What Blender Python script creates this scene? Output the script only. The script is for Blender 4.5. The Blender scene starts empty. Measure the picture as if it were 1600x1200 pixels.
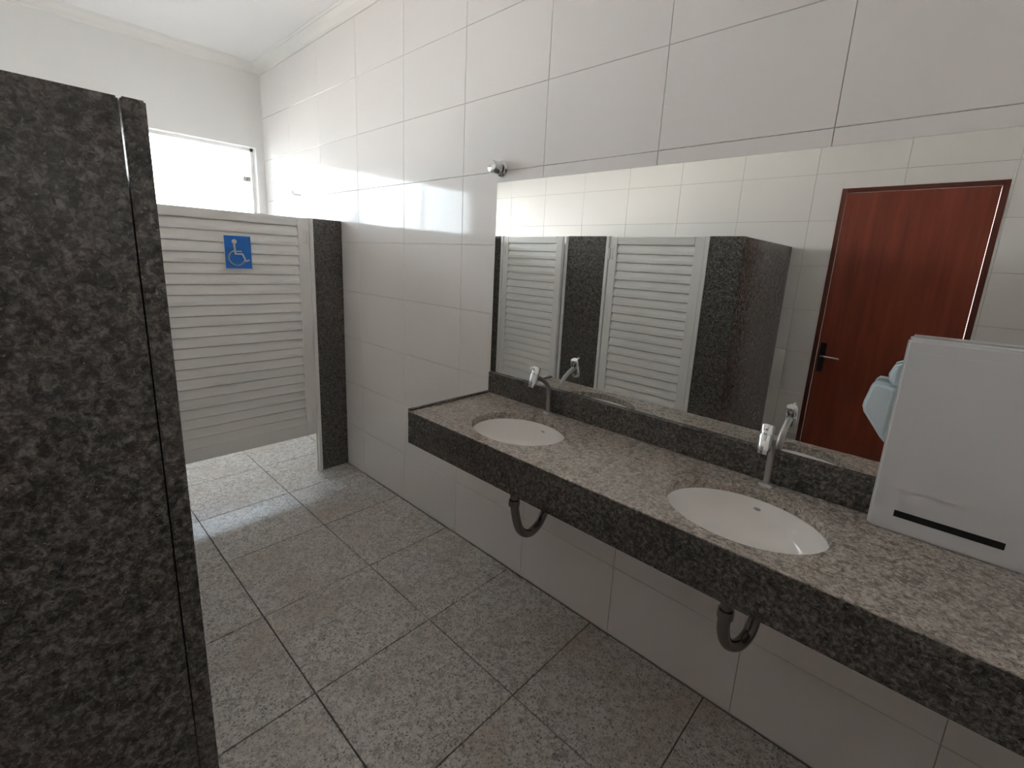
import bpy, bmesh, math, random
from mathutils import Vector, Matrix
C = bpy.context.scene.collection
random.seed(7)

# ------------------------------------------------------------------ camera, sky, sun, exposure
sc = bpy.context.scene
cd = bpy.data.cameras.new('camera'); cam = bpy.data.objects.new('camera', cd); C.objects.link(cam)
yaw, pit, rol = 0.74282, -0.21377, 0.049094
F = Vector((-math.sin(yaw)*math.cos(pit), math.cos(yaw)*math.cos(pit), math.sin(pit)))
R = F.cross(Vector((0, 0, 1))).normalized(); U = R.cross(F)
R2 = R*math.cos(rol) + U*math.sin(rol); U2 = -R*math.sin(rol) + U*math.cos(rol)
M = Matrix((R2, U2, -F)).transposed().to_4x4(); M.translation = Vector((0.90675, -1.56151, 1.54309))
cam.matrix_world = M
cd.sensor_width = 36; cd.lens = 16.2083; cd.shift_x = -0.00116; cd.shift_y = -0.02234
cd.clip_start = 0.02
sc.camera = cam
sc.view_settings.view_transform = 'Standard'; sc.view_settings.look = 'None'
sc.view_settings.gamma = 1; sc.view_settings.use_curve_mapping = False
sc.view_settings.exposure = 1.88
sc.cycles.max_bounces = 18; sc.cycles.diffuse_bounces = 14; sc.cycles.glossy_bounces = 8; sc.cycles.sample_clamp_indirect = 20
w = bpy.data.worlds.new('world'); sc.world = w; w.use_nodes = True
nt = w.node_tree
# bright hazy sky: white at the horizon, faintly blue higher up, the same all the way round
tc = nt.nodes.new('ShaderNodeTexCoord'); sx = nt.nodes.new('ShaderNodeSeparateXYZ'); cr = nt.nodes.new('ShaderNodeValToRGB')
nt.links.new(tc.outputs['Generated'], sx.inputs[0]); nt.links.new(sx.outputs[2], cr.inputs[0])
cr.color_ramp.elements[0].position = 0.2; cr.color_ramp.elements[0].color = (1.0, .985, .975, 1)
cr.color_ramp.elements[1].position = .75; cr.color_ramp.elements[1].color = (.78, .98, 1.25, 1)
nt.links.new(cr.outputs[0], nt.nodes['Background'].inputs[0])
nt.nodes['Background'].inputs[1].default_value = 5.5
sd = bpy.data.lights.new('sun', 'SUN'); sd.energy = 34.0; sd.color = (1, .93, .86); sd.angle = math.radians(.6)
so = bpy.data.objects.new('sun', sd); C.objects.link(so)
so.rotation_euler = Vector((-math.cos(math.radians(42)), .15, -math.sin(math.radians(42)))).to_track_quat('-Z', 'Y').to_euler()
pd = bpy.data.lights.new('window_portal', 'AREA'); pd.shape = 'RECTANGLE'; pd.size = 2.40; pd.size_y = 1.22
pd.cycles.is_portal = True
po = bpy.data.objects.new('window_portal', pd); C.objects.link(po)
po.location = (-3.60, -1.26, 1.75); po.rotation_euler = (math.pi/2, 0, -math.pi/2)

# ------------------------------------------------------------------ dimensions
XF, XN = -3.4636, 1.72          # far (window) wall, near wall
YB = -2.5191                    # wall opposite the mirror
ZC = 2.965                      # ceiling
ZT = 1.7485                     # stall height
XS = -2.16                      # accessible stall front plane
YR = -1.3942                    # stall row front plane

# ------------------------------------------------------------------ materials
def mat(name, color, rough=.5, metal=0., coat=0., spec=.5):
    m = bpy.data.materials.new(name); m.use_nodes = True
    b = m.node_tree.nodes['Principled BSDF']
    b.inputs['Base Color'].default_value = (*color, 1); b.inputs['Roughness'].default_value = rough
    b.inputs['Metallic'].default_value = metal; b.inputs['Coat Weight'].default_value = coat
    b.inputs['Coat Roughness'].default_value = .04
    b.inputs['Specular IOR Level'].default_value = spec
    return m
def N(m, t, **kw):
    n = m.node_tree.nodes.new(t)
    for k, v in kw.items(): setattr(n, k, v)
    return n
def L(m, a, b): m.node_tree.links.new(a, b)
def bsdf(m): return m.node_tree.nodes['Principled BSDF']
def pos(m): return N(m, 'ShaderNodeNewGeometry').outputs['Position']
def noise(m, scale, detail=2, rough=.5, vec=None):
    n = N(m, 'ShaderNodeTexNoise'); n.inputs['Scale'].default_value = scale
    n.inputs['Detail'].default_value = detail; n.inputs['Roughness'].default_value = rough
    L(m, vec or pos(m), n.inputs['Vector']); return n.outputs['Fac']
def ramp(m, fac, stops):
    r = N(m, 'ShaderNodeValToRGB'); e = r.color_ramp.elements
    while len(e) < len(stops): e.new(.5)
    for i, (p, c) in enumerate(stops): e[i].position = p; e[i].color = (*c, 1)
    L(m, fac, r.inputs[0]); return r.outputs[0]
def mix(m, fac, a, b, mode='MIX'):
    n = N(m, 'ShaderNodeMix'); n.data_type = 'RGBA'; n.blend_type = mode
    for s, v in ((0, fac), (6, a), (7, b)):
        if isinstance(v, (int, float)): n.inputs[s].default_value = v
        elif isinstance(v, tuple): n.inputs[s].default_value = (*v, 1)
        else: L(m, v, n.inputs[s])
    return n.outputs[2]
def bump(m, h, strength=.1, dist=.01):
    b = N(m, 'ShaderNodeBump'); b.inputs['Strength'].default_value = strength; b.inputs['Distance'].default_value = dist
    L(m, h, b.inputs['Height']); L(m, b.outputs[0], bsdf(m).inputs['Normal'])

def granite(name, dark, mid, light, rough, sc_=1.0, coat=0., blotch=None):
    m = mat(name, mid, rough, coat=coat)
    w_ = N(m, 'ShaderNodeVectorMath'); w_.operation = 'MULTIPLY_ADD'; n_ = N(m, 'ShaderNodeTexNoise'); n_.inputs['Scale'].default_value = 60*sc_
    L(m, pos(m), n_.inputs['Vector']); L(m, n_.outputs['Color'], w_.inputs[0]); w_.inputs[1].default_value = (.018, .018, .018); L(m, pos(m), w_.inputs[2])
    P = w_.outputs[0]
    c = ramp(m, noise(m, 70*sc_, 6, .72, P), [(.33, dark), (.49, mid), (.70, light)])
    c = mix(m, ramp(m, noise(m, 26*sc_, 4, .65, P), [(.52, (0, 0, 0)), (.62, (.55, .55, .55))]), c, dark)
    c = mix(m, ramp(m, noise(m, 130*sc_, 2, .5, P), [(.66, (0, 0, 0)), (.72, (.8, .8, .8))]), c, light)
    c = mix(m, ramp(m, noise(m, 105*sc_, 2, .5, w_.outputs[0]), [(.30, (.8, .8, .8)), (.35, (0, 0, 0))]), c, dark)
    if blotch:
        for k_, (sc2, lo_, col, am) in enumerate([(95, .30, dark, .85), (150, .34, light, .8), (60, .20, (dark[0]*.5, dark[1]*.5, dark[2]*.5), .7)]):
            v_ = N(m, 'ShaderNodeTexVoronoi'); v_.inputs['Scale'].default_value = sc2; L(m, pos(m), v_.inputs['Vector'])
            se = N(m, 'ShaderNodeSeparateColor'); L(m, v_.outputs['Color'], se.inputs[0])
            d_ = ramp(m, v_.outputs['Distance'], [(lo_, (1, 1, 1)), (lo_+.10, (0, 0, 0))])
            q_ = ramp(m, se.outputs[k_], [(.45, (0, 0, 0)), (.55, (am, am, am))])
            c = mix(m, mix(m, 1.0, d_, q_, 'MULTIPLY'), c, col)
        c = mix(m, ramp(m, noise(m, 3.0, 4, .6), [(.45, (0, 0, 0)), (.75, (.6, .6, .6))]), c, blotch)
    L(m, c, bsdf(m).inputs['Base Color'])
    return m
M_tile = mat('glazed_wall_tile', (.87, .845, .83), .07, spec=.28)
bump(M_tile, noise(M_tile, 3.2, 1), .06, .02)
M_grout = mat('wall_grout', (.60, .565, .53), .9)
M_paint = mat('white_wall_paint', (.81, .795, .78), .75)
bump(M_paint, noise(M_paint, 60, 3), .05, .003)
M_ceil = mat('ceiling_paint', (.84, .825, .815), .85)
M_plaster = mat('moulding_plaster', (.80, .78, .75), .6)
M_floor = granite('polished_floor_stone', (.25, .235, .22), (.56, .54, .51), (.78, .76, .73), .30, .9, blotch=(.42, .34, .28))
bump(M_floor, noise(M_floor, 40, 3), .06, .002)
M_fgrout = mat('floor_grout', (.075, .05, .035), .9)
M_gran = granite('dark_granite', (.022, .020, .018), (.092, .084, .076), (.28, .262, .245), .20, 1.25)
M_top = granite('glare_lit_granite', (.11, .095, .082), (.38, .335, .295), (.68, .63, .58), .26, 1.45)  # same granite as the apron, lightened with glare put into the colour
M_alu = mat('white_coated_aluminium', (.88, .875, .86), .40)
M_mir = mat('mirror_silver', (.86, .88, .87), .0, 1.0)
M_medge = mat('mirror_edge', (.22, .27, .26), .25)
M_chr = mat('chrome', (.72, .73, .75), .10, 1.0)
M_dchr = mat('dull_chrome', (.50, .48, .47), .36, 1.0)
M_cer = mat('white_ceramic', (.90, .885, .865), .08, coat=.3)
M_plas = mat('white_plastic', (.70, .71, .73), .30)
M_pale = mat('window_tinted_plastic', (.66, .77, .83), .35)  # bluish window light on the soap dispenser is put into this colour
M_trap = mat('trap_chrome', (.26, .25, .245), .17, 1.0)
M_slot = mat('overflow_shade', (.50, .48, .46), .5)
M_grey = mat('grey_plastic', (.30, .31, .33), .4)
M_black = mat('black_metal', (.012, .012, .013), .35)
M_hole = mat('dark_opening', (.01, .01, .01), .8)
M_blue = mat('sign_blue', (.02, .19, .66), .4)
M_white = mat('sign_white', (.88, .89, .90), .5)
M_wood = mat('red_brown_wood', (.16, .030, .014), .33)
_v = N(M_wood, 'ShaderNodeMapping'); _v.inputs['Scale'].default_value = (9, 9, .7); L(M_wood, pos(M_wood), _v.inputs[0])
L(M_wood, ramp(M_wood, noise(M_wood, 2.2, 5, .6, _v.outputs[0]), [(.3, (.19, .034, .015)), (.5, (.25, .047, .021)), (.75, (.32, .068, .032))]), bsdf(M_wood).inputs['Base Color'])
M_wframe = mat('door_frame_wood', (.13, .026, .013), .6)
M_ground = mat('outdoor_concrete', (.42, .355, .30), .9)
M_ext = mat('exterior_render', (.55, .50, .44), .9)
M_block = mat('reflection_block_grey', (.34, .38, .42), .9)
M_glass = bpy.data.materials.new('window_glass'); M_glass.use_nodes = True
_n = M_glass.node_tree; _n.nodes.clear()
_o = _n.nodes.new('ShaderNodeOutputMaterial'); _t = _n.nodes.new('ShaderNodeBsdfTransparent'); _g = _n.nodes.new('ShaderNodeBsdfGlossy')
_g.inputs['Roughness'].default_value = .02; _x = _n.nodes.new('ShaderNodeMixShader'); _f = _n.nodes.new('ShaderNodeFresnel'); _f.inputs[0].default_value = 1.45
_t.inputs[0].default_value = (.93, .96, .96, 1)
_n.links.new(_f.outputs[0], _x.inputs[0]); _n.links.new(_t.outputs[0], _x.inputs[1]); _n.links.new(_g.outputs[0], _x.inputs[2]); _n.links.new(_x.outputs[0], _o.inputs[0])

# ------------------------------------------------------------------ helpers
def tag(o, label=None, cat=None, group=None, kind=None):
    if label: o['label'] = label
    if cat: o['category'] = cat
    if group: o['group'] = group
    if kind: o['kind'] = kind
    return o
def empty(name, loc=(0, 0, 0), rz=0):
    o = bpy.data.objects.new(name, None); C.objects.link(o); o.location = loc; o.rotation_euler = (0, 0, rz); o.empty_display_size = .1
    return o
def link(name, me, m, parent=None, loc=None, smooth=False):
    if m and not me.materials: me.materials.append(m)
    if smooth:
        for p in me.polygons: p.use_smooth = True
    o = bpy.data.objects.new(name, me); C.objects.link(o)
    if parent: o.parent = parent
    if loc: o.location = loc
    return o
def fin(name, bm, m, parent=None, loc=None, smooth=False, auto=None):
    bmesh.ops.recalc_face_normals(bm, faces=bm.faces)
    me = bpy.data.meshes.new(name); bm.to_mesh(me); bm.free()
    if auto:
        me.shade_smooth() if hasattr(me, 'shade_smooth') else None
        me.set_sharp_from_angle(angle=math.radians(auto))
    return link(name, me, m, parent, loc, smooth)
def abox(bm, lo, hi, bev=0., seg=1):
    lo = Vector(lo); hi = Vector(hi)
    t = bmesh.new(); bmesh.ops.create_cube(t, size=1)
    for v in t.verts: v.co = Vector([(lo[i]+hi[i])/2 + v.co[i]*(hi[i]-lo[i]) for i in range(3)])
    if bev: bmesh.ops.bevel(t, geom=t.edges[:], offset=bev, segments=seg, affect='EDGES', clamp_overlap=True)
    me = bpy.data.meshes.new('t'); t.to_mesh(me); t.free(); bm.from_mesh(me); bpy.data.meshes.remove(me)
    return bm
def box(name, lo, hi, m, parent=None, bev=0., seg=1):
    return fin(name, abox(bmesh.new(), lo, hi, bev, seg), m, parent)
def tube(bm, pts, r, n=16, cap=True):
    pts = [Vector(p) for p in pts]; rr = r if isinstance(r, (list, tuple)) else [r]*len(pts)
    rings = []; prev = None
    for i, p in enumerate(pts):
        d = (pts[min(i+1, len(pts)-1)] - pts[max(i-1, 0)]).normalized()
        if prev is None: a = d.cross(Vector((0, 0, 1)) if abs(d.z) < .9 else Vector((1, 0, 0))).normalized()
        else: a = (prev - d*prev.dot(d)).normalized()
        prev = a; b = d.cross(a)
        rings.append([bm.verts.new(p + (a*math.cos(t) + b*math.sin(t))*rr[i]) for t in [2*math.pi*k/n for k in range(n)]])
    for q, s in zip(rings, rings[1:]):
        for k in range(n): bm.faces.new((q[k], q[(k+1) % n], s[(k+1) % n], s[k]))
    if cap: bm.faces.new(rings[0][::-1]); bm.faces.new(rings[-1])
    return bm
def spline(P, n=8):
    P = [Vector(p) for p in P]; out = []
    Q = [P[0]*2-P[1]] + P + [P[-1]*2-P[-2]]
    for i in range(1, len(Q)-2):
        for k in range(n):
            t = k/n; a, b, c, d = Q[i-1:i+3]
            out.append(.5*((2*b) + (c-a)*t + (2*a-5*b+4*c-d)*t*t + (3*b-a-3*c+d)*t**3))
    return out + [P[-1]]
def lathe(bm, prof, mtx, n=28):
    """prof: (radius, height) along local Z."""
    rings = []
    for r, h in prof:
        if r < 1e-6: rings.append([bm.verts.new(mtx @ Vector((0, 0, h)))])
        else: rings.append([bm.verts.new(mtx @ Vector((r*math.cos(2*math.pi*k/n), r*math.sin(2*math.pi*k/n), h))) for k in range(n)])
    for a, b in zip(rings, rings[1:]):
        for k in range(n):
            q = [a[k % len(a)], a[(k+1) % len(a)], b[(k+1) % len(b)], b[k % len(b)]]
            q = [v for i, v in enumerate(q) if v not in q[:i]]
            if len(q) > 2: bm.faces.new(q)
    return bm
def axis(loc, d):
    m = Vector(d).to_track_quat('Z', 'Y').to_matrix().to_4x4(); m.translation = Vector(loc); return m

# tiles: chamfered slabs that share mesh data by size. Local frame: x along, z up (or y), face towards -y
_cache = {}
def tile_mesh(kind, w_, h_, t_, c_):
    k = (kind, round(w_, 4), round(h_, 4))
    if k not in _cache:
        vs = []
        for d, e in ((0, 0), (t_-c_, 0), (t_, c_)):
            for x, z in ((e, e), (w_-e, e), (w_-e, h_-e), (e, h_-e)):
                vs.append((x, -d, z) if kind != 'floor_tile' else (x, z, d))
        fs = [(8, 9, 10, 11)] + [(a+i, a+(i+1) % 4, a+4+(i+1) % 4, a+4+i) for a in (0, 4) for i in range(4)] + [(3, 2, 1, 0)]
        me = bpy.data.meshes.new(kind); me.from_pydata(vs, [], fs); me.update()
        _cache[k] = me
    return _cache[k]
def cells(a, b, origin, step, gap):
    """intervals of a joint grid between a and b"""
    k = math.floor((a-origin)/step + 1e-6); out = []
    while origin + k*step < b - 1e-6:
        lo = max(a, origin+k*step) + gap/2; hi = min(b, origin+(k+1)*step) - gap/2
        if hi - lo > .008: out.append((lo, hi))
        k += 1
    return out

# ------------------------------------------------------------------ setting
GR = .0016
T = .008     # tile thickness
def tiled_wall(wall, x0, x1, z0, z1, ox, oz, place, skip=None):
    for (a, b) in cells(x0, x1, ox, .507, GR):
        for (c, d) in cells(z0, z1, oz, .3231, GR):
            rects = [(a, b, c, d)]
            if skip:
                sx0, sx1, sz0, sz1 = skip
                if a < sx1 and b > sx0 and c < sz1 and d > sz0:
                    rects = []
                    if a < sx0: rects.append((a, sx0, c, d))
                    if b > sx1: rects.append((sx1, b, c, d))
                    if d > sz1: rects.append((max(a, sx0), min(b, sx1), sz1, d))
            for (p, q, r, s) in rects:
                if q-p < .006 or s-r < .006: continue
                o = link('wall_tile', tile_mesh('wall_tile', q-p, s-r, T, .0012), M_tile, wall)
                place(o, p, r)
OX, OZ = -1.4238, 1.6113
# mirror wall: plane y=0
wr = tag(box('wall_right', (XF-.22, T, -.02), (XN+.15, .17, 3.05), M_grout), kind='structure')
def pl_(o, x, z): o.location = (x, T, z)
tiled_wall(wr, XF, XN, 0, ZC-.05, OX, OZ, pl_)
# opposite wall: plane y=YB, with the red door
DX0, DX1, DZ = .235, 1.06, 2.15
wl = tag(fin('wall_left', abox(abox(abox(bmesh.new(), (XF-.22, YB-.17, -.02), (DX0-.001, YB-T, 3.05)), (DX1+.001, YB-.17, -.02), (XN+.15, YB-T, 3.05)), (DX0-.001, YB-.17, DZ+.001), (DX1+.001, YB-T, 3.05)), M_grout), kind='structure')
def pb_(o, x, z): o.rotation_euler = (0, 0, math.pi); o.location = (-x, YB-T, z)
tiled_wall(wl, -XN, -XF, 0, ZC-.05, .953-.507*4, OZ, pb_, (-DX1, -DX0, -.1, DZ))
# near wall, behind the camera
wn = tag(box('wall_near', (XN+T, YB-T, -.02), (XN+.15, T, 3.05), M_grout), kind='structure')
def pn_(o, y, z): o.rotation_euler = (0, 0, -math.pi/2); o.location = (XN+T, -y, z)
tiled_wall(wn, 0, -YB, 0, ZC-.05, 0, OZ, pn_)
# far wall with the window opening, painted
WY0, WY1, WZ0, WZ1 = -2.46, -.062, 1.15, 2.348
bm = bmesh.new()
abox(bm, (XF-.20, -9, -.02), (XF, 8, WZ0)); abox(bm, (XF-.20, -9, WZ1), (XF, 8, 3.05))
abox(bm, (XF-.20, -9, WZ0), (XF, WY0, WZ1)); abox(bm, (XF-.20, WY1, WZ0), (XF, 8, WZ1))
wf = tag(fin('wall_far', bm, M_paint), kind='structure')
# ceiling, roof, moulding
tag(box('ceiling', (XF-.2, YB-.17, ZC), (XN+.15, .17, ZC+.06), M_ceil), kind='structure')
tag(box('roof', (XF-.26, -9, 3.055), (5, 8, 3.16), M_ext), kind='structure')  # unseen slab, added and run wide like the far wall to shade the ground
def moulding(name, a, b, inward):
    a = Vector(a); b = Vector(b); n = Vector(inward)
    prof = [(0, -.062), (.006, -.062), (.012, -.052), (.022, -.046), (.040, -.034), (.054, -.018), (.060, -.012), (.070, -.010), (.076, -.004), (.076, 0), (0, 0)]
    bm = bmesh.new(); rs = []
    d = (b-a).normalized()
    for p, s in ((a, 1), (b, -1)):
        rs.append([bm.verts.new(p + n*u + d*(s*u) + Vector((0, 0, v))) for u, v in prof])
    k = len(prof)
    for i in range(k): bm.faces.new((rs[0][i], rs[0][(i+1) % k], rs[1][(i+1) % k], rs[1][i]))
    bm.faces.new(rs[0]); bm.faces.new(rs[1][::-1])
    return tag(fin(name, bm, M_plaster), kind='structure')
moulding('trim_1', (XF, 0, ZC), (XN, 0, ZC), (0, -1, 0))
moulding('trim_2', (XF, YB, ZC), (XF, 0, ZC), (1, 0, 0))
moulding('trim_3', (XF, YB, ZC), (XN, YB, ZC), (0, 1, 0))
moulding('trim_4', (XN, YB, ZC), (XN, 0, ZC), (-1, 0, 0))
# floor
fl = tag(box('floor', (XF-.2, YB-.17, -.12), (XN+.15, .17, -.0135), M_fgrout), kind='structure')
for (a, b) in cells(XF, XN, -.986, .5, .0045):
    for (c, d) in cells(YB, -.004, -.5031, .5, .0045):
        o = link('floor_tile', tile_mesh('floor_tile', b-a, d-c, .0115, .0012), M_floor, fl, (a, c, -.0115 - random.random()*.0004))
tag(box('ground', (-70, -40, -.35), (XF-.2, 40, -.15), M_ground), kind='structure')

# unseen block added beyond the window to soften its reflection in the tiles
block_bm = abox(bmesh.new(), (-16, -22, -.3), (-10, -4.6, 6.4)); abox(block_bm, (-16.3, -22.3, 6.4), (-9.7, -4.3, 6.6))
tag(fin('reflection_block', block_bm, M_block), kind='structure')

# window: aluminium frame with three glass panels
win = tag(empty('window_1', (XF-.09, 0, 0)), kind='structure')
bm = bmesh.new()
abox(bm, (-.02, WY0, WZ0), (.02, WY1, WZ0+.03)); abox(bm, (-.02, WY0, WZ1-.022), (.02, WY1, WZ1))
abox(bm, (-.02, WY0, WZ0), (.02, WY0+.022, WZ1)); abox(bm, (-.02, WY1-.022, WZ0), (.02, WY1, WZ1))
fin('window_frame', bm, M_alu, win)
wy = (WY1-WY0)/3
for i in range(3):
    y0 = WY0 + i*wy
    p = box('pane', (-.004, y0+.004, WZ0+.02), (.004, y0+wy-.004, WZ1-.02), M_glass, win, .001)
    bm = bmesh.new(); abox(bm, (.004, y0+wy-.085, 2.085), (.018, y0+wy-.028, 2.125), .004); abox(bm, (.018, y0+wy-.058, 2.095), (.034, y0+wy-.040, 2.115), .003)
    fin('window_latch', bm, M_dchr, win)
    if i < 2: box('mullion', (-.012, y0+wy-.007, WZ0+.02), (.012, y0+wy+.007, WZ1-.02), M_alu, win, .002)

# red door in the wall opposite the mirror
dr = tag(empty('door_1', (DX0, YB, 0)), kind='structure')
W_ = DX1-DX0
bm = bmesh.new()
abox(bm, (0, -.12, 0), (.03, .003, DZ), .001); abox(bm, (W_-.03, -.12, 0), (W_, .003, DZ), .001); abox(bm, (.03, -.12, DZ-.03), (W_-.03, .003, DZ), .001)
fin('door_frame', bm, M_wframe, dr)
leaf = box('door_leaf', (.033, -.040, .006), (W_-.033, .002, DZ-.033), M_wood, dr, .001)
bm = bmesh.new(); abox(bm, (.048, .0021, .84), (.088, .009, 1.06), .003, 2); fin('lock_plate', bm, M_black, dr)
bm = bmesh.new(); tube(bm, spline([(.068, .004, .965), (.068, .045, .965), (.082, .058, .965), (.130, .058, .963), (.180, .055, .960)], 6), [.008]*25, 12)
fin('door_handle', bm, M_chr, dr, auto=40)

# ------------------------------------------------------------------ granite stall fronts and partitions
def slab(name, lo, hi, label, group=None):
    return tag(box(name, lo, hi, M_gran, None, .0025, 2), label, 'partition', group)
TH = .03
def jamb(parent, lo, hi, fin_lo=None, fin_hi=None):
    bm = abox(bmesh.new(), lo, hi, .0015)
    if fin_lo: abox(bm, fin_lo, fin_hi, .001)
    return fin('door_jamb', bm, M_alu, parent)
YP = -.196
p = slab('granite_pilaster', (XS-TH, YP, 0), (XS, -.0005, ZT), 'narrow dark granite pilaster against the white tiled wall beside the wheelchair-sign door')
jamb(p, (XS-TH, YP-.022, 0), (XS+.004, YP, ZT), (XS-TH, YP-.034, 0), (XS-.012, YP-.022, ZT))
YD = -1.16
p = slab('granite_pilaster', (XS-TH, YR-.0, 0), (XS, YD-.022, ZT), 'dark granite pilaster at the other side of the wheelchair-sign door, meeting the stall row')
jamb(p, (XS-TH, YD-.022, 0), (XS+.004, YD, ZT))
# row facing the mirror
p = slab('granite_pilaster', (XS+.001, YR-TH, 0), (-2.008, YR, ZT), 'narrow dark granite pilaster in the mirror, beside the ajar louvred door')
jamb(p, (-2.008, YR-TH, 0), (-1.984, YR+.004, ZT))
p = slab('granite_pilaster', (-1.284, YR-TH, 0), (-.946, YR, ZT), 'wide dark granite pilaster between the two louvred doors seen in the mirror')
jamb(p, (-1.308, YR-TH, 0), (-1.284, YR+.004, ZT)); jamb(p, (-.946, YR-TH, 0), (-.922, YR+.004, ZT))
p = slab('granite_pilaster', (-.214, YR-TH, 0), (-.0116, YR, ZT), 'dark granite front slab at the near end of the stall row, edge towards the viewer')
jamb(p, (-.238, YR-TH, 0), (-.214, YR+.004, ZT))
slab('granite_partition', (-.0446, YB+.0005, 0), (-.0166, YR-TH-.0015, ZT), 'large dark granite end panel of the stall row, closest to the viewer and beside the red door')
slab('granite_partition', (-1.115, YB+.0005, 0), (-1.085, YR-TH-.0005, ZT), 'dark granite divider between the two stalls, behind the middle pilaster')
slab('granite_partition', (XS-TH, YB+.0005, 0), (XS, YR-.0005, ZT), 'dark granite divider between the wheelchair-sign stall and the stall row')

# louvred doors. Local frame: x width, front face towards -y, z up
ZB, NS = .289, 22
slat_cache = {}
def slat_mesh(w_, pitch):
    k = round(w_, 3)
    if k not in slat_cache:
        p_ = pitch; prof = [(0, 0), (.002, .35*p_), (.010, .91*p_), (.024, .93*p_), (.024, 1.10*p_), (.0035, 1.14*p_), (.0035, 1.19*p_), (.027, 1.15*p_), (.027, .88*p_), (.013, .86*p_), (.005, .35*p_), (.003, 0)]
        bm = bmesh.new(); a = [bm.verts.new((0, y, z)) for y, z in prof]; b = [bm.verts.new((w_, y, z)) for y, z in prof]
        n = len(prof)
        for i in range(n): bm.faces.new((a[i], a[(i+1) % n], b[(i+1) % n], b[i]))
        bm.faces.new(a[::-1]); bm.faces.new(b)
        bmesh.ops.recalc_face_normals(bm, faces=bm.faces)
        me = bpy.data.meshes.new('slat'); bm.to_mesh(me); bm.free(); slat_cache[k] = me
    return slat_cache[k]
def louvre_door(W, loc, rz, label, hinge_right, zb=ZB):
    d = empty('stall_door', loc, rz)
    tag(d, label, 'door', 'white louvred stall doors')
    st, tr, br = .062, .052, .085
    for x in (0, W-st): box('stile', (x, -.002, zb), (x+st, .028, ZT-.004), M_alu, d, .003, 2)
    box('top_rail', (st, -.002, ZT-.004-tr), (W-st, .026, ZT-.004), M_alu, d, .003, 2)
    box('bottom_rail', (st, -.002, zb), (W-st, .026, zb+br), M_alu, d, .003, 2)
    z0, z1 = zb+br, ZT-.004-tr; pitch = (z1-z0)/NS
    me = slat_mesh(W-2*st, pitch)
    for i in range(NS): link('slat', me, M_alu, d, (st, .002, z0+i*pitch))
    hx = W if hinge_right else 0
    for z in (ZT-.16, zb+.10):
        bm = bmesh.new(); tube(bm, [(hx+(-.007 if hinge_right else .007), -.008, z), (hx+(-.007 if hinge_right else .007), -.008, z+.075)], .0065, 12)
        abox(bm, (hx-(.03 if hinge_right else 0), -.006, z), (hx+(0 if hinge_right else .03), -.001, z+.075), .001)
        fin('hinge', bm, M_alu, d)
    return d
# accessible stall door: front towards +x, local x -> +y
louvre_door(YP-.036-(YD+.003), (XS-.002, YD+.003, 0), math.pi/2, 'white louvred door with the blue wheelchair sign, closest to the bright window', True)
# row doors: front towards +y, local x -> -x
louvre_door(.664, (-1.313+.002, YR-.004, 0), math.pi, 'white louvred door standing slightly ajar, the one beside the left edge of the mirror', True).location = (-1.318, YR-.004, 0)
louvre_door(.676, (-.242, YR-.004, 0), math.pi, 'white louvred door seen in the mirror between the wide granite pilaster and the end slab', True)

# the ajar one turns about its hinge at x=-1.98
_d = [o for o in C.objects if o.name.startswith('stall_door')][1]
_a = math.radians(-2.6)
_h = Vector((-1.982, YR-.004, 0)); _v = Vector((.664, 0, 0))
_d.rotation_euler = (0, 0, math.pi - _a)
_d.location = _h + Vector((.664*math.cos(_a), -.664*math.sin(_a), 0))

# ------------------------------------------------------------------ wheelchair sign on the door
sg = tag(empty('accessibility_sign', (XS, -.646, 1.513), math.pi/2), 'small blue square sign with a white wheelchair symbol on the louvred door', 'sign')
box('sign_plate', (-.070, -.0115, -.095), (.070, -.0065, .095), M_white, sg, .001)
box('sign_face', (-.068, -.0125, -.091), (.070, -.0113, .095), M_blue, sg)
bm = bmesh.new()
def stroke(pts, w_, y=-.0128):
    for a, b in zip(pts, pts[1:]):
        a = Vector((a[0], y, a[1])); b = Vector((b[0], y, b[1])); d = (b-a).normalized(); n = Vector((-d.z, 0, d.x))*w_/2
        a2 = a-d*w_*.35; b2 = b+d*w_*.35
        f = [bm.verts.new(v + Vector((0, -.0006, 0))) for v in (a2+n, b2+n, b2-n, a2-n)]; g_ = [bm.verts.new(v) for v in (a2+n, b2+n, b2-n, a2-n)]
        bm.faces.new(f); bm.faces.new(g_)
        for i in range(4): bm.faces.new((f[i], f[(i+1) % 4], g_[(i+1) % 4], g_[i]))
def disc(cx, cz, r, y=-.0128):
    a = [bm.verts.new((cx+r*math.cos(t), y-.0006, cz+r*math.sin(t))) for t in [2*math.pi*k/20 for k in range(20)]]
    b = [bm.verts.new((v.co.x, y, v.co.z)) for v in a]
    bm.faces.new(a); bm.faces.new(b)
    for i in range(20): bm.faces.new((a[i], a[(i+1) % 20], b[(i+1) % 20], b[i]))
disc(-.016, .062, .0135)
stroke([(-.018, .052), (-.016, .020), (-.014, -.006)], .011)
stroke([(-.014, .008), (.018, .008)], .006)
stroke([(-.014, -.007), (.022, -.007), (.040, -.048), (.056, -.041)], .009)
stroke([(-.008+.042*math.cos(t), -.030+.042*math.sin(t)) for t in [math.radians(112 + (345-112)*k/20) for k in range(21)]], .0085)
fin('wheelchair_symbol', bm, M_white, sg)

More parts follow.
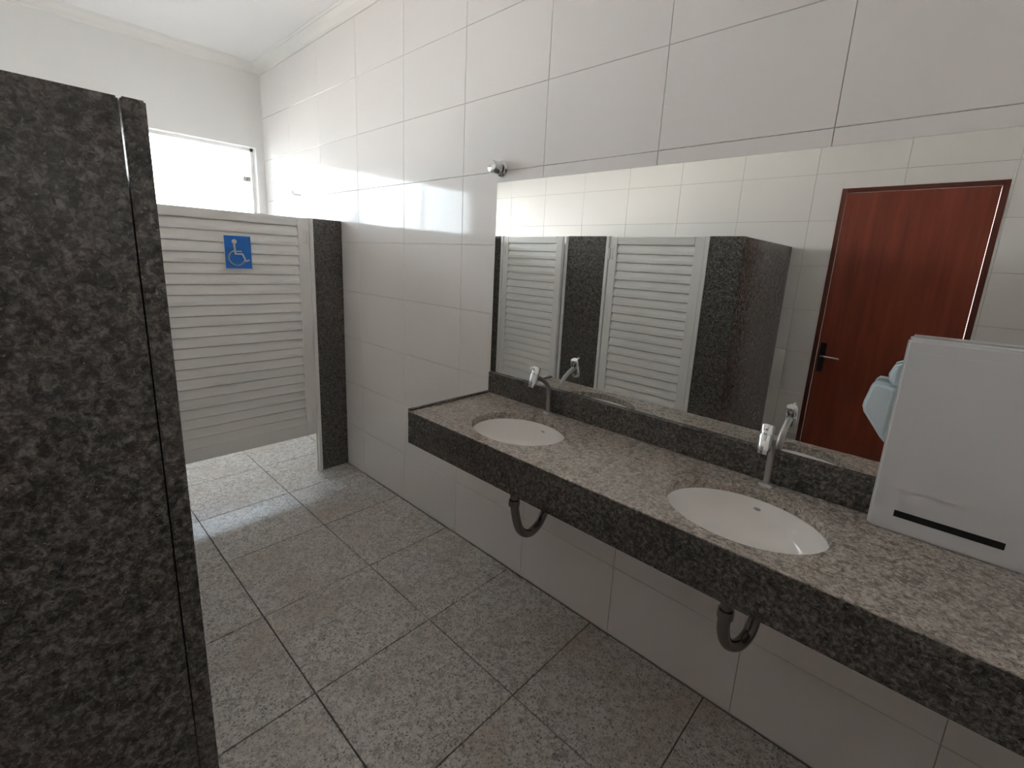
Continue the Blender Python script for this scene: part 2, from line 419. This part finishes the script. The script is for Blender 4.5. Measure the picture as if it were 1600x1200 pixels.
# ------------------------------------------------------------------ vanity counter
CZ, CD, XL, XR = .9035, .4873, -.6692, XN-.001
SINKS = [(-.235, -.270, .200, .166), (.603, -.272, .206, .171)]
vc = tag(empty('vanity_counter', (0, 0, 0)), 'long dark granite washbasin counter fixed under the wide mirror', 'counter')
bm = bmesh.new()
TT = .030
def quad(bm, x0, x1, y0, y1, z, flip=False):
    bm.faces.new([bm.verts.new(v) for v in ((x0, y0, z), (x1, y0, z), (x1, y1, z), (x0, y1, z))])
y0, y1 = -CD, -.0005
edges = [XL]
for (cx, cy, rx, ry) in SINKS:
    h = .235
    for z in (CZ, CZ-TT):
        quad(bm, edges[-1], cx-h, y0, y1, z)
    n = 64
    def rect_pt(t):
        c, s = math.cos(t), math.sin(t)
        kx = h/abs(c) if abs(c) > 1e-9 else 1e9
        ky = ((y1-cy) if s > 0 else (cy-y0))/abs(s) if abs(s) > 1e-9 else 1e9
        k = min(kx, ky); return (cx+c*k, cy+s*k)
    corners = [math.atan2(b-cy, a-cx) % (2*math.pi) for a in (cx-h, cx+h) for b in (y0, y1)]
    ts = sorted(set([2*math.pi*k/n for k in range(n)] + corners))
    for z in (CZ, CZ-TT):
        e_ = .0015 if z == CZ else 0
        inn = [bm.verts.new((cx+(rx+e_)*math.cos(t), cy+(ry+e_)*math.sin(t), z)) for t in ts]
        out = [bm.verts.new((*rect_pt(t), z)) for t in ts]
        for i in range(len(ts)): j = (i+1) % len(ts); bm.faces.new((inn[i], inn[j], out[j], out[i]))
        if z == CZ: top = inn
        else: bot = inn
    midr = [bm.verts.new((cx+rx*math.cos(t), cy+ry*math.sin(t), CZ-.002)) for t in ts]
    for i in range(len(ts)):
        j = (i+1) % len(ts); bm.faces.new((top[i], top[j], midr[j], midr[i])); bm.faces.new((midr[i], midr[j], bot[j], bot[i]))
    edges.append(cx+h)
for z in (CZ, CZ-TT): quad(bm, edges[-1], XR, y0, y1, z)
for (a, b) in (((XL, y0), (XR, y0)), ((XR, y0), (XR, y1)), ((XR, y1), (XL, y1)), ((XL, y1), (XL, y0))):
    bm.faces.new([bm.verts.new(v) for v in ((*a, CZ), (*b, CZ), (*b, CZ-TT), (*a, CZ-TT))])
bmesh.ops.remove_doubles(bm, verts=bm.verts, dist=.0002)
fin('countertop', bm, M_top, vc)
box('apron', (XL, -CD-.0005, CZ-.1432), (XR, -CD+.022, CZ-.0012), M_gran, vc, .002, 2)
box('end_apron', (XL-.001, -CD+.0225, CZ-.1432), (XL+.021, -.001, CZ-TT-.0005), M_gran, vc, .002)
box('backsplash', (XL, -.020, CZ+.0002), (XR, -.0006, 1.0069), M_gran, vc, .0015)
box('end_lip', (XL-.0005, -CD, CZ+.0002), (XL+.013, -.0205, CZ+.010), M_gran, vc, .0015)

# basins
for i, (cx, cy, rx, ry) in enumerate(SINKS):
    s = empty('sink_basin', (cx, cy, CZ-TT))
    tag(s, ['oval white undermount basin at the end of the counter beside the tiled wall', 'oval white undermount basin close to the tall white dispenser on the counter'][i], 'sink', 'oval undermount basins')
    bm = bmesh.new(); n = 64
    prof = [(1.10, -.0005), (1.10, -.012), (1.03, -.014), (.985, -.05), (.90, -.09), (.72, -.120), (.45, -.134), (.15, -.139), (.0, -.139)]
    inner = [(1.10, -.0005), (.995, -.0006), (.975, -.012), (.94, -.045), (.85, -.082), (.68, -.108), (.42, -.122), (.13, -.128)]
    rings = [[bm.verts.new((rx*k*math.cos(2*math.pi*q/n), ry*k*math.sin(2*math.pi*q/n), z)) for q in range(n)] for k, z in inner]
    for a, b in zip(rings, rings[1:]):
        for q in range(n): bm.faces.new((a[q], a[(q+1) % n], b[(q+1) % n], b[q]))
    bm.faces.new(rings[-1])
    outr = [[bm.verts.new((rx*k*math.cos(2*math.pi*q/n), ry*k*math.sin(2*math.pi*q/n), z)) for q in range(n)] for k, z in prof[:-1]]
    for a, b in zip(outr, outr[1:]):
        for q in range(n): bm.faces.new((a[q], a[(q+1) % n], b[(q+1) % n], b[q]))
    bm.faces.new(outr[-1])
    bmesh.ops.remove_doubles(bm, verts=bm.verts, dist=.0001)
    fin('bowl', bm, M_cer, s, auto=50)
    bm = bmesh.new(); lathe(bm, [(0, .001), (.010, .001), (.012, .003), (.021, .003), (.023, 0), (.023, -.002), (0, -.002)], Matrix.Translation((0, 0, -.127)), 24)
    fin('drain', bm, M_chr, s, auto=40)
    bm = bmesh.new(); lathe(bm, [(0, .0012), (.0045, .0012), (.006, .0008), (.0068, -.001)], axis((0, ry*.955, -.028), (0, -.93, .37)) @ Matrix.Diagonal((1.6, .7, 1, 1)), 18)
    fin('overflow_hole', bm, M_slot, s)

# push faucets: bent stem, tilted cylinder head with push pin
for i, (fx, fy) in enumerate([(-.269, -.0435), (.602, -.0455)]):
    f = empty('faucet', (fx, fy, CZ))
    tag(f, ['chrome push faucet with bent neck behind the basin beside the tiled wall', 'chrome push faucet with bent neck behind the basin nearer the viewer'][i], 'faucet', 'chrome push faucets')
    bm = bmesh.new(); lathe(bm, [(0, .0002), (.0222, .0002), (.0222, .002), (.0195, .006), (.013, .009), (.0, .009)], Matrix.Identity(4), 28)
    fin('base_flange', bm, M_dchr, f, auto=40)
    bm = bmesh.new(); path = spline([(0, 0, .006), (0, 0, .04), (0, -.002, .095), (0, -.012, .125), (0, -.034, .148), (0, -.062, .164), (0, -.090, .176)], 6)
    tube(bm, path, .0095, 18); fin('stem', bm, M_dchr, f, auto=50)
    ax = Vector((0, .34, 1)).normalized(); c = Vector((0, -.106, .178)) - ax*.043
    bm = bmesh.new()
    lathe(bm, [(0, .004), (.010, .004), (.011, 0), (.0145, 0), (.015, .010), (.0170, .012), (.0175, .053), (.0165, .0545), (.0165, .056), (.018, .0575), (.0175, .082), (.015, .086), (0, .086)], axis(c, ax), 32)
    fin('head', bm, M_chr, f, auto=35)
    top = c + ax*.079
    bm = bmesh.new(); tube(bm, [top + Vector((0, -.012, 0)), top + Vector((0, -.026, .006)), top + Vector((0, -.032, .009))], [.0042, .0042, .0055], 12)
    fin('push_pin', bm, M_chr, f, auto=40)

# drain traps under the counter
for i, (tx, pts) in enumerate([(-.235, [(0, -.270, .733), (0, -.270, .60), (0, -.258, .52), (0, -.225, .435), (0, -.165, .392), (0, -.105, .405), (0, -.060, .455), (0, -.030, .50), (0, -.001, .52)]),
                               (.603, [(0, -.270, .733), (0, -.270, .60), (0, -.266, .52), (.010, -.240, .462), (.030, -.195, .440), (.045, -.150, .462), (.050, -.125, .52), (.050, -.10, .60), (.050, -.05, .655), (.050, -.001, .660)])]):
    t = empty('drain_trap', (tx, 0, 0))
    tag(t, ['bent chrome drain pipe hanging under the basin beside the tiled wall', 'bent chrome drain pipe hanging under the basin nearer the viewer'][i], 'pipe', 'drain traps under the counter')
    bm = bmesh.new(); tube(bm, spline(pts, 7), .018, 20); fin('trap_pipe', bm, M_trap, t, auto=50)
    bm = bmesh.new(); lathe(bm, [(.018, 0), (.023, 0), (.0235, .012), (.022, .026), (.018, .026)], Matrix.Translation((pts[1][0], -.270, .565)), 24)
    fin('slip_nut', bm, M_trap, t, auto=40)
    q = Vector(pts[-1]); bm = bmesh.new(); lathe(bm, [(.0185, .014), (.026, .012), (.034, .003), (.034, 0), (.0185, 0)], axis((q.x, -.0005, q.z), (0, -1, 0)), 24)
    fin('wall_flange', bm, M_dchr, t, auto=40)

# ------------------------------------------------------------------ mirror
mr = tag(empty('mirror', (0, 0, 0)), 'wide frameless mirror on the tiled wall above the granite counter', 'mirror')
box('mirror_glass', (XL-.004, -.0048, 1.0074), (XN-.02, -.0006, 1.8862), M_medge, mr)
bm = bmesh.new(); bm.faces.new([bm.verts.new(v) for v in ((XL-.0035, -.0052, 1.0078), (XN-.0205, -.0052, 1.0078), (XN-.0205, -.0052, 1.8858), (XL-.0035, -.0052, 1.8858))])
fin('reflective_face', bm, M_mir, mr)

# ------------------------------------------------------------------ things on the walls
k = tag(empty('valve_knob', (-.650, 0, 1.943)), 'round chrome valve knob on the tiled wall above the mirror corner', 'valve')
bm = bmesh.new(); lathe(bm, [(0, .0005), (.034, .0005), (.034, .004), (.026, .011), (.018, .013), (0, .013)], axis((0, 0, 0), (0, -1, 0)), 32); fin('wall_flange', bm, M_chr, k, auto=40)
bm = bmesh.new(); lathe(bm, [(.0, .012), (.018, .012), (.018, .024), (0, .024)], axis((0, 0, 0), (0, -1, 0)), 24); fin('spindle', bm, M_black, k, auto=40)
bm = bmesh.new(); lathe(bm, [(0, .022), (.024, .022), (.027, .026), (.027, .062), (.024, .068), (.014, .071), (0, .071)], axis((0, 0, 0), (0, -1, 0)), 32); fin('knob', bm, M_chr, k, auto=35)

hk = tag(empty('wall_hook', (-2.815, 0, 1.955)), 'tiny dark metal hook on the white tiles close to the window corner', 'hook')
bm = bmesh.new(); lathe(bm, [(0, .0005), (.012, .0005), (.012, .004), (0, .005)], axis((0, 0, 0), (0, -1, 0)), 16); fin('hook_plate', bm, M_dchr, hk)
bm = bmesh.new(); tube(bm, spline([(0, -.004, 0), (0, -.03, -.002), (0, -.045, .006), (0, -.048, .022)], 5), .0045, 10); fin('hook_arm', bm, M_dchr, hk)

bx = tag(empty('towel_dispenser', (.856, -.0055, CZ)), 'tall white hand towel dispenser standing against the mirror at the counter end nearer the viewer', 'dispenser')
box('body', (0, -.078, .0005), (.30, -.0152, .50), M_plas, bx, .006, 3)
box('cover_panel', (.02, -.083, .12), (.28, -.0785, .47), M_plas, bx, .002, 2)
box('towel_slot', (.05, -.0795, .045), (.25, -.0782, .062), M_hole, bx)
ds = tag(empty('soap_dispenser', (.855, -.0055, 1.13)), 'small pale blue soap dispenser with slanted underside beside the tall white dispenser', 'dispenser')
def side_shape(name, prof, ya, yb, m):
    bm = bmesh.new(); a = [bm.verts.new((x, ya, z)) for x, z in prof]; b = [bm.verts.new((x, yb, z)) for x, z in prof]; n = len(prof)
    bm.faces.new(a); bm.faces.new(b)
    for i in range(n): bm.faces.new((a[i], a[(i+1) % n], b[(i+1) % n], b[i]))
    bmesh.ops.recalc_face_normals(bm, faces=bm.faces)
    bmesh.ops.bevel(bm, geom=[e for e in bm.edges if abs(e.verts[0].co.y-e.verts[1].co.y) < 1e-6], offset=.008, segments=3, affect='EDGES', clamp_overlap=True)
    return fin(name, bm, m, ds, auto=50)
side_shape('body', [(0, .0), (-.012, .012), (-.034, .042), (-.055, .070), (-.060, .085), (-.059, .100), (-.054, .125), (-.051, .142), (-.044, .150), (-.028, .150), (0, .143)], -.072, -.017, M_pale)
side_shape('push_cap', [(0, .150), (-.010, .149), (-.020, .162), (-.022, .178), (-.016, .196), (0, .205)], -.060, -.014, M_pale)
